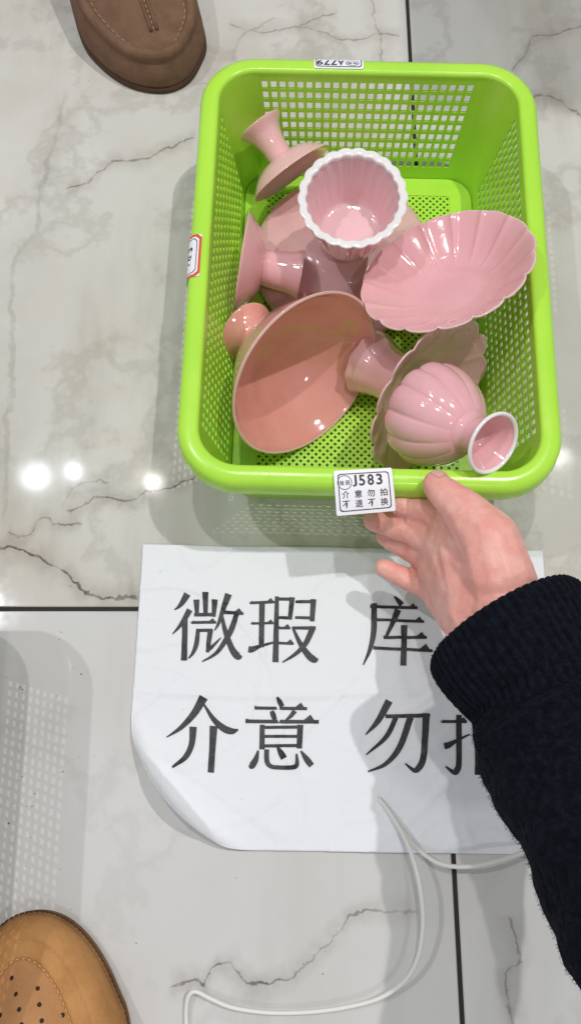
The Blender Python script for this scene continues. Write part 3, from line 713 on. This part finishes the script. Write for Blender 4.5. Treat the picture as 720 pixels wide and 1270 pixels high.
CHARS = [
 (K2, [[(112,58,30),(90,95,22),(72,115,12),(56,126,4)], [(122,125,26),(95,172,20),(70,205,12),(48,228,4)], [(101,165,24),(100,250,24),(97,340,27)],
       [(150,82,26),(152,142,16)], [(188,50,26),(189,142,18)], [(228,82,26),(223,155,16)], [(140,146,15),(226,146,15)]] + heng(132,179,232,178,12,18) +
      [[(157,206,16),(150,268,20),(135,308,14),(116,332,5)], [(150,213,13),(218,212,14)], [(210,208,22),(202,262,20),(197,305,14)], [(192,303,12),(218,280,14),(254,243,4)],
       [(286,58,30),(262,128,20),(245,180,14),(227,213,5)]] + heng(268,137,347,140,14,24) +
      [[(322,140,20),(295,215,24),(250,290,18),(215,322,12),(174,344,5)], [(258,150,12),(272,215,20),(300,290,26),(325,322,30),(343,324,8)]]),
 (K2, heng(380,95,478,92,12,18) + heng(384,183,476,181,10,16) + [[(370,292,26),(385,293,26),(420,280,14),(480,262,8)], [(428,95,24),(425,285,22)],
       [(491,68,16),(489,160,20),(485,347,26)], [(488,79,13),(560,80,14)], [(556,72,22),(546,166,18)], [(495,158,12),(550,160,13)]] + heng(496,202,548,202,11,18) + heng(494,266,562,268,11,20) +
      [[(570,92,12),(652,90,14)], [(646,80,24),(640,174,20)], [(568,158,11),(645,160,13)], [(555,202,12),(655,202,15)],
       [(645,198,26),(612,268,22),(570,312,16),(514,348,5)], [(560,205,10),(590,268,20),(625,318,28),(650,336,28),(666,334,8)]]),
 (K3, [[(205,48,36),(165,115,28),(112,172,18),(54,211,4)], [(206,78,8),(245,138,20),(285,174,28),(318,186,26),(345,180,6)], [(162,168,30),(156,238,24),(130,292,22),(78,333,9)], [(245,165,32),(240,260,26),(234,354,26)]]),
 (K3, [[(502,48,8),(512,66,20),(523,86,20)]] + heng(418,92,616,94,13,28) + [[(480,104,16),(486,120,22),(493,140,18)], [(574,103,20),(558,124,16),(538,140,7)]] + heng(386,146,658,148,15,34) +
      [[(442,160,20),(441,260,22)], [(596,160,24),(592,256,22)], [(440,171,12),(600,169,13)], [(440,207,12),(592,207,12)], [(440,246,13),(596,244,13)],
       [(426,264,7),(416,300,22),(400,326,26),(388,330,10)], [(460,260,20),(461,308,20),(476,328,18),(505,333,17),(560,333,18),(582,322,18),(581,278,8)],
       [(503,250,9),(518,275,24),(530,296,26)], [(598,266,7),(622,300,24),(642,326,24)]]),
 (K4, [[(200,68,7),(215,84,18),(232,104,24)]] + heng(104,112,292,116,13,20) + [[(114,98,24),(113,210,24),(98,290,18),(68,360,5)]] + heng(130,168,320,174,12,22) +
      [[(216,124,28),(192,182,20),(165,240,12)], [(158,243,13),(190,243,13)]] + heng(160,243,332,242,13,26) + [[(242,190,28),(240,280,24),(238,362,26)]] + heng(120,288,352,298,13,32)),
 (K4, heng(402,128,610,130,12,26) + [[(505,68,28),(465,170,22),(425,240,14),(386,276,5)], [(438,215,24),(436,360,24)], [(480,195,12),(560,195,12)], [(562,188,22),(522,238,12)], [(522,232,22),(522,330,22),(510,356,18),(480,338,6)]] + heng(456,280,625,282,12,26)),
 (K4, [[(178,512,32),(130,598,24),(78,656,5)], [(162,578,16),(345,574,17)], [(334,565,30),(328,690,26),(320,765,28),(300,800,26),(282,806,18),(246,778,6)], [(330,572,14),(352,574,4)],
       [(206,582,22),(165,665,20),(80,741,6)], [(268,582,28),(224,705,26),(165,778,18),(88,813,6)]]),
 (K4, heng(402,600,505,600,13,22) + [[(472,572,24),(473,762,24),(464,806,26),(450,815,20),(416,790,6)], [(410,704,26),(428,700,26),(465,680,14),(518,654,6)],
       [(552,690,22),(552,826,24)], [(684,684,24),(682,826,24)], [(552,700,12),(690,700,14)], [(552,784,12),(685,784,12)], [(552,812,10),(684,812,10)], [(632,585,26),(615,640,18),(598,692,8)]]),
]
def stroke_geo(vs, fs, K, st, lift):
    if len(st[0]) == 2:
        k = len(vs); vs += [paper_pt(at(*K(x, y)), lift) for x, y in st]; fs.append(tuple(range(k, k + len(st)))); return
    pts = crom([(x, y, w) for x, y, w in st], 6)
    prev = None
    for i, p in enumerate(pts):
        t = pts[min(i + 1, len(pts) - 1)] - pts[max(i - 1, 0)]; t = Vector((t.x, t.y)).normalized(); nn = Vector((-t.y, t.x)); row = []
        for s in (-1, -.34, .34, 1):
            px, py = K(p.x + nn.x * s * p.z / 2, p.y + nn.y * s * p.z / 2)
            row.append(len(vs)); vs.append(paper_pt(at(px, py, .0018) * 1.0 - Vector((0, 0, .0018)), lift))
        if prev:
            for k in range(3): fs.append((prev[k], prev[k + 1], row[k + 1], row[k]))
        prev = row
for K, strokes in CHARS:
    vs, fs = [], []
    for si, st in enumerate(strokes): stroke_geo(vs, fs, K, st, .00060 + si * .000012)
    pymesh('character', vs, fs, M['ink'], sign, False, True)

# ------------------------------------------------------------------ unseen table added beyond the upper right to shade the tiles there
def build_shade_table():
    t = empty('added_shade_table', (0.300, 0.565, 0)); tag(t, 'unseen pale table added beyond the upper right corner to shade the tiles', 'table')
    def box(name, x0, y0, z0, x1, y1, z1):
        bm = bmesh.new(); bmesh.ops.create_cube(bm, size=1)
        for v in bm.verts: v.co = Vector((x0 + (v.co.x + .5) * (x1 - x0), y0 + (v.co.y + .5) * (y1 - y0), z0 + (v.co.z + .5) * (z1 - z0)))
        bmesh.ops.bevel(bm, geom=bm.edges[:], offset=.004, segments=2, affect='EDGES')
        me = bpy.data.meshes.new(name); bm.to_mesh(me); bm.free(); link(name, me, M['grey_plastic'], t, False)
    box('shade_table_top', 0, 0, .72, 1.1, .7, .75)
    for x, y in ((.06, .06), (1.0, .06), (1.0, .6), (.06, .6)): box('leg', x, y, 0, x + .04, y + .04, .72)
build_shade_table()

# ------------------------------------------------------------------ white cable
def build_cable():
    raw = [(232, 1300, .004), (231, 1270, .004), (231, 1250, .005), (234, 1235, .007), (243, 1230, .008), (262, 1239, .008), (290, 1250, .007), (335, 1256, .006), (385, 1255, .006), (430, 1249, .007), (470, 1238, .009),
           (500, 1218, .014), (517, 1190, .022), (524, 1150, .030), (522, 1110, .034), (515, 1075, .032), (503, 1042, .024), (486, 1012, .012), (474, 996, .006), (470, 991, .0042), (475, 996, .0042), (487, 1014, .006), (502, 1034, .009), (520, 1055, .012),
           (545, 1071, .018), (575, 1075, .020), (610, 1069, .020), (645, 1058, .014), (690, 1040, .012)]
    pts = crom([at(*p) for p in raw], 8)
    vs, fs = tube_geo(pts, .00145, 10)
    o = pymesh('cable', vs, fs, M['cable']); tag(o, 'thin white cable looping off the paper sign across the lower tiles', 'cable')
build_cable()

# ------------------------------------------------------------------ shoes
def spline_outline(pts, n=10):
    c = crom([(p.x, p.y, 0) for p in pts], n, True)
    area = sum(a.x * b.y - b.x * a.y for a, b in zip(c, c[1:] + c[:1]))
    return c if area > 0 else c[::-1]
def offset_loop(loop, d):
    out = []; n = len(loop)
    for i in range(n):
        t = (loop[(i + 2) % n] - loop[i - 2]).normalized(); nn = Vector((-t.y, t.x, 0)); out.append(loop[i] + nn * d)
    return out
def smooth_loop(l, it=1):
    for _ in range(it): l = [(l[i - 1] + l[i] * 2 + l[(i + 1) % len(l)]) / 4 for i in range(len(l))]
    return l
def loft_loops(name, loops, m, parent, cap_top=True, cap_bottom=True):
    vs, fs = [], []; n = len(loops[0])
    for l in loops: vs += l
    for j in range(len(loops) - 1):
        for i in range(n): fs.append((j * n + i, j * n + (i + 1) % n, (j + 1) * n + (i + 1) % n, (j + 1) * n + i))
    if cap_bottom: fs.append(tuple(range(n))[::-1])
    if cap_top:
        b = (len(loops) - 1) * n
        fs.append(tuple(b + i for i in range(n)))
    return pymesh(name, vs, fs, m, parent)
def seam_tube(name, pts, r, m, parent, seg=6):
    vs, fs = tube_geo(pts, r, seg); return pymesh(name, vs, fs, m, parent)
def stitches(name, pts, L, gap, r, m, parent, across=False):
    vs, fs = [], []; acc = 0; i = 0
    step = L + gap; d = [0]
    for a, b in zip(pts, pts[1:]): d.append(d[-1] + (b - a).length)
    def P(s):
        for k in range(len(d) - 1):
            if s <= d[k + 1]: return pts[k].lerp(pts[k + 1], (s - d[k]) / max(1e-9, d[k + 1] - d[k]))
        return pts[-1].copy()
    s = 0
    while s + L < d[-1]:
        a, b = P(s), P(s + L); mid = (a + b) / 2 + Vector((0, 0, r * .7)); v, f = tube_geo([a - Vector((0, 0, r * .5)), mid, b - Vector((0, 0, r * .5))], r, 5)
        k = len(vs); vs += v; fs += [tuple(q + k for q in g) for g in f]; s += step
    o = pymesh(name, vs, fs, m, parent); o['kind'] = 'stuff'; return o
def shoe(outline, toe, axis, lab, mu, ms, mt, layers, plug_h, plug_m=None, sole_h=.011):
    """layers: list of (inset, z) of the upper's side wall; plug_h(s) height of the top over distance s from the toe"""
    root = empty('shoe', toe); tag(root, lab, 'shoe', 'suede shoes on the tiled floor')
    T = Matrix.Translation(-toe)
    o = smooth_loop([T @ p for p in outline], 14)
    def lift(loop, z, rise=0.0):
        res = []
        for p in loop:
            s = max(0, p.dot(axis)); res.append(Vector((p.x, p.y, z + rise * plug_h(s))))
        return res
    sole = [lift(offset_loop(o, .0008), .0), lift(offset_loop(o, -.0006), .0015), lift(offset_loop(o, -.0006), sole_h - .0015), lift(offset_loop(o, .0010), sole_h)]
    loft_loops('sole', sole, ms, root)
    loops = []
    for ins, z in layers: loops.append(smooth_loop(lift(offset_loop(o, ins), z, 1.0 if z > .02 else .0), 1))
    base_in = layers[-1][0]; inner = loops[-1]; cl = [];
    for p in inner:
        s = max(.055, min(.22, p.dot(axis))); cl.append(Vector((axis.x * s, axis.y * s, 0)))
    for f, dz in ((.12, .0005), (.3, .003), (.55, .007), (.8, .0095), (.97, .010)):
        l = []
        for p, c in zip(inner, cl):
            q = p.lerp(c, f); s = max(0, q.dot(axis)); l.append(Vector((q.x, q.y, layers[-1][1] + plug_h(s) + dz)))
        loops.append(l)
    if plug_m is None: loft_loops('upper', loops, mu, root, True, False)
    else:
        nl = len(layers); loft_loops('upper', loops[:nl], mu, root, False, False); loft_loops('vamp', loops[nl - 1:], plug_m, root, True, False)
    return root, o, loops
# brown moccasin at the top, toe towards the viewer
t1 = at(203, 104, .0); ax1 = Vector((-.36, .933, 0)).normalized(); pp = Vector((ax1.y, -ax1.x, 0))
ol = [at(x, y, .012) for x, y in ((98, 40), (118, 68), (142, 88), (168, 100), (203, 104), (232, 92), (248, 66), (254, 34))]
ol = [Vector((p.x, p.y, 0)) for p in ol]
hid = [t1 + ax1 * .125 + pp * .057, t1 + ax1 * .21 + pp * .040, t1 + ax1 * .265 + pp * .028, t1 + ax1 * .282, t1 + ax1 * .265 - pp * .030, t1 + ax1 * .21 - pp * .040, t1 + ax1 * .14 - pp * .048]
ol1 = spline_outline(ol + hid, 10)
ph1 = lambda s: .050 * max(0, min(1, (s - .01) / .16)) ** 1.25
lay1 = [(.0012, .0066), (.0002, .010), (.0004, .016), (.0022, .0235), (.0050, .0275), (.0058, .0295), (.0048, .0325), (.0058, .0362), (.0090, .0385), (.0122, .0372), (.0138, .0332), (.0150, .0322), (.0168, .0330)]
sh1, o1, lp1 = shoe(ol1, t1, ax1, 'dark brown suede moccasin at the top edge, rounded toe with a raised seam', M['brown_suede'], M['outsole'], M['thread'], lay1, ph1, None, .0063)
front = lambda lp, smax, axis: [i for i, p in enumerate(lp) if p.dot(axis) < smax]
def run(lp, smax, axis):
    n = len(lp); ok = [p.dot(axis) < smax for p in lp]; st = next(i for i in range(n) if ok[i] and not ok[i - 1]); out = []
    while ok[st % n] and len(out) < n: out.append(lp[st % n].copy()); st += 1
    return out
cs = [Vector((ax1.x * s + pp.x * .004, ax1.y * s + pp.y * .004, .0)) for s in [.020 + .006 * k for k in range(20)]]
def top_z(p, axis, lay, plug):  # height of the vamp above a plan point (approximate crown)
    return lay[-1][1] + plug(max(0, p.dot(axis)))
from mathutils.bvhtree import BVHTree
def on_top(o, pts, lift):
    bv = BVHTree.FromPolygons([v.co.copy() for v in o.data.vertices], [tuple(p.vertices) for p in o.data.polygons]); r = []
    for p in pts:
        h, n, _, _ = bv.ray_cast(Vector((p.x, p.y, .4)), Vector((0, 0, -1)))
        if h is not None: r.append(h + Vector((0, 0, lift)))
    return r
up1 = [c for c in sh1.children if c.name.startswith('upper')][0]
stitches('stitching', on_top(up1, run(lp1[11], .12, ax1), .0006), .0042, .0016, .00045, M['thread'], sh1)
for off in (-.0026, .0026):
    seam_tube('centre_seam', on_top(up1, [p + pp * off for p in cs], .0002), .0016, M['brown_suede'], sh1, 8)
stitches('centre_stitching', on_top(up1, cs, .0005), .003, .0016, .0005, M['thread'], sh1)
# tan perforated shoe at the bottom left, toe pointing up
t2 = at(50, 1130, .0); ax2 = Vector((.14, -.99, 0)).normalized(); pq = Vector((ax2.y, -ax2.x, 0))
ol = [at(x, y, .006) for x, y in ((159, 1268), (149, 1238), (133, 1200), (110, 1164), (82, 1139), (50, 1130), (18, 1138), (-8, 1162), (-32, 1205), (-44, 1260))]
ol = [Vector((p.x, p.y, 0)) for p in ol]
hid = [t2 + ax2 * .13 - pq * .049, t2 + ax2 * .21 - pq * .040, t2 + ax2 * .272 - pq * .028, t2 + ax2 * .288, t2 + ax2 * .272 + pq * .030, t2 + ax2 * .21 + pq * .042, t2 + ax2 * .13 + pq * .055]
sgn = 1 if (ol[-1] - t2).dot(pq) < 0 else -1
if sgn < 0: hid = [h - 2 * pq * (h - t2).dot(pq) for h in hid]
ol2 = spline_outline(ol + hid, 10)
ph2 = lambda s: .034 * max(0, min(1, (s - .015) / .15)) ** 1.2
lay2 = [(.0010, .0118), (.0008, .016), (.0022, .022), (.0055, .0275), (.0090, .0305), (.0115, .0312), (.0124, .0300), (.0150, .0318), (.0190, .0326), (.0218, .0326), (.0226, .0308)]
sh2, o2, lp2 = shoe(ol2, t2, ax2, 'tan suede shoe with perforated vamp at the bottom left corner, toe pointing up', M['tan_suede'], M['tan_sole'], M['tan_thread'], lay2, ph2, M['tan_dark'], .0115)
stitches('stitching', [p + Vector((0, 0, .0007)) for p in run(lp2[9], .13, ax2)], .0028, .0010, .0005, M['tan_thread'], sh2)
# welt notches round the sole
welt = run(offset_loop([Vector((p.x, p.y, .0095)) for p in o2], -.0008), .16, ax2)
stitches('welt_stitching', welt, .0022, .0012, .0008, M['outsole'], sh2)
def holes2():
    bvh_me = None
    from mathutils.bvhtree import BVHTree
    va = [c for c in sh2.children if c.name.startswith('vamp')][0]
    bv = BVHTree.FromPolygons([v.co + t2 for v in va.data.vertices], [tuple(p.vertices) for p in va.data.polygons])
    for x, y in ((15, 1213), (20, 1233), (24, 1252), (-4, 1196), (47, 1226), (49, 1246), (52, 1266), (78, 1240), (78, 1259), (102, 1267), (-8, 1220), (-3, 1240), (1, 1259), (80, 1277), (103, 1287), (27, 1271), (54, 1285), (4, 1278)):
        d = (at(x, y, 0) - CAM).normalized(); hit, nr, _, _ = bv.ray_cast(CAM, d)
        if hit is None: continue
        if nr.z < 0: nr = -nr
        a = nr.orthogonal().normalized(); b = nr.cross(a); vs, fs = [], []
        for rr, h in ((.0014, .00012), (.0011, .00030), (.0008, .00010)):
            vs += [hit - t2 + (a * math.cos(k * .7854) + b * math.sin(k * .7854)) * rr + nr * h for k in range(8)]
        for l in (0, 8): fs += [(l + k, l + (k + 1) % 8, l + 8 + (k + 1) % 8, l + 8 + k) for k in range(8)]
        fs.append(tuple(range(16, 24)))
        pymesh('perforation', vs, fs, M['hole'], sh2)
holes2()
# legs of the two wearers, out of the frame above the ankles
def leg(base, top, r0, r1, lab):
    pts = [base.lerp(top, k / 12) for k in range(13)]
    vs, fs = [], []
    v, f = tube_geo(pts, [r0 + (r1 - r0) * k / 12 + .003 * math.sin(k * 1.9) for k in range(13)], 28)
    o = pymesh('person', v, f, M['trouser']); tag(o, lab, 'person')
leg(t1 + ax1 * .205 + Vector((0, 0, .075)), t1 + ax1 * .23 + Vector((-.01, .05, .62)), .052, .075, 'dark trouser leg of a person standing beyond the top edge in brown moccasins')

# ------------------------------------------------------------------ hand and knitted sleeve
def hull_chain(bm, a, ra, b, rb):
    tmp = bmesh.new()
    for c, r in ((a, ra), (b, rb)): bmesh.ops.create_icosphere(tmp, subdivisions=2, radius=r, matrix=Matrix.Translation(c))
    res = bmesh.ops.convex_hull(tmp, input=tmp.verts)
    bmesh.ops.delete(tmp, geom=[g for g in res['geom_interior'] if isinstance(g, bmesh.types.BMVert)], context='VERTS')
    me = bpy.data.meshes.new('t'); tmp.to_mesh(me); tmp.free(); bm.from_mesh(me); bpy.data.meshes.remove(me)
def build_person():
    J = lambda x, y, z: at(x, y, z)
    bm = bmesh.new()
    def chain(js):
        for (a, ra), (b, rb) in zip(js, js[1:]): hull_chain(bm, a, ra, b, rb)
    wr = J(628, 775, .122); wr2 = J(594, 765, .108)
    fore = J(668, 845, .135)
    chain([(fore, .028), (wr, .0255)]); chain([(J(640, 850, .125), .026), (wr2, .0235)])
    # thumb: metacarpal, proximal, distal
    th = [(J(620, 722, .124), .0215), (J(606, 672, .124), .0195), (J(580, 640, .121), .0150), (J(560, 620, .1180), .0118), (J(545, 607, .1155), .0098), (J(541, 601, .1145), .0092)]
    chain(th)
    # palm: knuckles to wrist
    kn = [J(562, 654, .098), J(550, 678, .088), J(542, 702, .078), J(544, 734, .070)]
    kr = [.0140, .0140, .0134, .0122]
    for k, r in zip(kn, kr): hull_chain(bm, k, r, wr2, .0225); hull_chain(bm, k, r, wr, .020)
    for (a, ra), (b, rb) in zip(zip(kn, kr), list(zip(kn, kr))[1:]): hull_chain(bm, a, ra, b, rb)
    hull_chain(bm, kn[0], .0150, th[1][0], .0185); hull_chain(bm, kn[1], .0145, th[0][0], .0210); hull_chain(bm, kn[1], .0140, th[1][0], .0185); hull_chain(bm, kn[0], .0140, th[2][0], .0140)
    hull_chain(bm, kn[2], .0140, th[0][0], .0200)
    hull_chain(bm, kn[3], .0125, J(585, 762, .100), .0215)
    # fingers curled under the rim
    F_ = [
     [(kn[0], .0105), (J(532, 636, .086), .0096), (J(508, 629, .082), .0087), (J(494, 625, .084), .0077)],
     [(kn[1], .0108), (J(508, 657, .074), .0099), (J(478, 648, .068), .0091), (J(464, 645, .070), .0081)],
     [(kn[2], .0104), (J(513, 683, .062), .0092), (J(490, 671, .054), .0084), (J(478, 665, .054), .0075)],
     [(kn[3], .0094), (J(512, 722, .060), .0080), (J(488, 710, .057), .0072), (J(475, 704, .057), .0064)]]
    for f in F_: chain(f)
    me = bpy.data.meshes.new('person'); bm.to_mesh(me); bm.free()
    tmp = bpy.data.objects.new('tmp', me); COL.objects.link(tmp)
    m = tmp.modifiers.new('r', 'REMESH'); m.mode = 'VOXEL'; m.voxel_size = .00105
    s = tmp.modifiers.new('s', 'SMOOTH'); s.factor = .55; s.iterations = 13
    bpy.context.view_layer.update()
    me2 = bpy.data.meshes.new_from_object(tmp.evaluated_get(bpy.context.evaluated_depsgraph_get())); me2.name = 'person'
    bpy.data.objects.remove(tmp); bpy.data.meshes.remove(me)
    cre = [(th[3][0], th[4][0], th[2][0], .017, (-.0026, -.0008, .0012, .003), .00042), (th[2][0], th[3][0], th[1][0], .022, (-.003, .0002, .0032), .00030)]
    for f in F_: cre += [(f[1][0], f[2][0], f[0][0], .013, (-.0016, .0002, .0020), .00045), (f[2][0], f[3][0], f[1][0], .011, (-.001, .0008), .00040)]
    cre.append((wr, fore, th[0][0], .034, (-.012, -.008, -.006), .00035))
    cos_ = [v.co.copy() for v in me2.vertices]; nrm_ = [v.normal.copy() for v in me2.vertices]; flat = []
    for co, nv_ in zip(cos_, nrm_):
        dsp = .00022 * noise.noise(co * 260) + .00030 * noise.noise(co * 110)
        for c, a, b, rr, offs, amp in cre:
            d = co - c
            if d.length > rr * 1.25: continue
            t = (a - b).normalized(); sp = d.dot(t); fall = max(0, 1 - d.length / (rr * 1.25)) ** .5
            w_ = sp + .0006 * noise.noise(co * 300)
            for o_ in offs: dsp -= amp * fall * math.exp(-((w_ - o_) / .00062) ** 2)
        flat += list(co + nv_ * dsp)
    me2.vertices.foreach_set('co', flat); me2.update()
    p = link('person', me2, M['skin'])
    tag(p, 'right hand in a black knitted sleeve gripping the near rim of the green basket', 'person', None)
    # thumb nail
    from mathutils.bvhtree import BVHTree
    bv = BVHTree.FromPolygons([v.co for v in me2.vertices], [tuple(q.vertices) for q in me2.polygons])
    def nail(tip, back, side, w, L, name='fingernail'):
        ax = (tip - back).normalized(); sd = side.normalized(); up = sd.cross(ax).normalized()
        if up.z < 0: up = -up
        c = tip - ax * L * .35 + up * w; vs, fs = [], []
        for i in range(7):
            for j in range(7):
                u = -1 + i / 3; v = j / 6; wk = w * (1 - .25 * abs(2 * v - 1) ** 3)
                q = c + sd * u * wk + ax * (v - .5) * L
                h, n, _, _ = bv.find_nearest(q + up * .004)
                h = (h + n * .0004) if h is not None else q
                vs.append(h)
        for i in range(6):
            for j in range(6): fs.append((i * 7 + j, i * 7 + j + 1, i * 7 + j + 8, i * 7 + j + 7))
        pymesh(name, vs, fs, M['nail'], p)
    tx = (J(541, 601, .1145) - J(560, 620, .118)).normalized(); upn = Vector((.42, .25, .87)); upn = (upn - tx * upn.dot(tx)).normalized()
    nail(J(541, 601, .1145) + tx * .0085, J(560, 620, .118), upn.cross(tx), .0056, .0115)
    # sleeve
    path = [(600, 742, .119, 92), (622, 772, .125, 104), (643, 803, .130, 107), (666, 838, .136, 104), (678, 858, .139, 101), (692, 884, .144, 108), (704, 908, .148, 117), (722, 948, .156, 118), (748, 1005, .168, 116), (780, 1075, .184, 117), (815, 1150, .203, 118), (858, 1245, .228, 120), (920, 1390, .27, 124), (980, 1540, .31, 128)]
    P3 = [at(*q[:3]) for q in path]; R3_ = [q[3] * depth_at(v) / F for q, v in zip(path, P3)]
    def sleeve_part(name, i0, i1, nr, ns, rfun, close_front, parent):
        ctr = crom([(v.x, v.y, v.z) for v in P3], 10)[i0 * 10:i1 * 10 + 1]; rad = [v.x for v in crom([(r, 0, 0) for r in R3_], 10)][i0 * 10:i1 * 10 + 1]
        vs, fs = [], []; n = len(ctr); rows = []
        def frame(i):
            t = (ctr[min(i + 1, n - 1)] - ctr[max(i - 1, 0)]).normalized(); a = (Vector((.82, .57, 0)) - t * t.dot(Vector((.82, .57, 0)))).normalized(); return t, a, t.cross(a)
        seq = [(i, 1.0, 0) for i in range(n)]
        if close_front: seq = [(6, .86, 1), (3, .87, 1), (1, .90, 1), (0, .95, 1)] + seq
        for i, sc, inner in seq:
            t, a, b = frame(i); row = []
            for k in range(ns):
                ph = 2 * math.pi * k / ns; r = rad[i] * sc; dr = rfun(i / (n - 1), ph, i) * (0.3 if inner else 1)
                q = ctr[i] + a * math.cos(ph) * (r + dr) + b * math.sin(ph) * (r * .80 + dr); row.append(len(vs)); vs.append(q)
            rows.append(row)
        for x, y in zip(rows, rows[1:]):
            for k in range(ns): fs.append((x[k], x[(k + 1) % ns], y[(k + 1) % ns], y[k]))
        o = pymesh(name, vs, fs, M['knit'], parent); return o, vs
    NRIB = 56
    def cuff_r(t, ph, i):
        rib = .0017 * (abs(math.sin(ph * NRIB / 2)) ** .7) - .0008
        edge = -.0022 * max(0, 1 - t / .10) ** 2
        return rib + edge + .0009 * math.sin(t * 7 + 2 * ph) + .0002 * math.sin(t * 160)
    def body_r(t, ph, i):
        tuck = -.0085 * max(0, 1 - t / .09) ** 2
        wr_ = .0016 * math.sin(t * 21 + 2.2 * ph + 1.1 * math.sin(ph * 2)) * min(1, t * 6) + .0009 * math.sin(t * 43 - 3 * ph)
        st = .00055 * math.sin(t * 330) * math.sin(ph * 52)
        lump = .0011 * noise.noise(Vector((math.cos(ph) * 9, math.sin(ph) * 9, t * 42))) + .0006 * noise.noise(Vector((math.cos(ph) * 24, math.sin(ph) * 24, t * 120)))
        return tuck + wr_ + st + lump * min(1, t * 12)
    cuff, cv = sleeve_part('sleeve_cuff', 1, 5, 0, NRIB * 6, cuff_r, True, p)
    body, bv2 = sleeve_part('sleeve', 4, 13, 0, 320, body_r, False, p)
    sub = body.modifiers.new('sub', 'SUBSURF'); sub.levels = 1; sub.render_levels = 1
    # loose wool fibres
    rnd = random.Random(11)
    for ob, vv, cnt, L in ((body, bv2, 15000, .0026), (cuff, cv, 5000, .0014)):
        vs, fs = [], []; me_ = ob.data
        for _ in range(cnt):
            v = me_.vertices[rnd.randrange(len(me_.vertices))]; n = v.normal
            d = (n * rnd.uniform(.3, 1) + Vector((rnd.uniform(-1, 1), rnd.uniform(-1, 1), rnd.uniform(-1, 1))) * .8).normalized(); l = L * rnd.uniform(.3, 1.1)
            s = d.orthogonal().normalized() * .00009; c1 = v.co + d * l * .55 + n * l * .1; tip = v.co + (d + Vector((rnd.uniform(-1, 1), rnd.uniform(-1, 1), rnd.uniform(-1, 1))) * .5).normalized() * l
            k = len(vs); s2 = d.cross(s).normalized() * .00009
            vs += [v.co + s, v.co - s, v.co + s2, c1 + s, c1 - s, c1 + s2, tip]
            for a_, b_ in ((0, 1), (1, 2), (2, 0)): fs.append((k + a_, k + b_, k + 3 + b_, k + 3 + a_)); fs.append((k + 3 + a_, k + 3 + b_, k + 6))
        f = pymesh('wool_fuzz', vs, fs, M['knit'], ob, False, False); f['kind'] = 'stuff'
build_person()
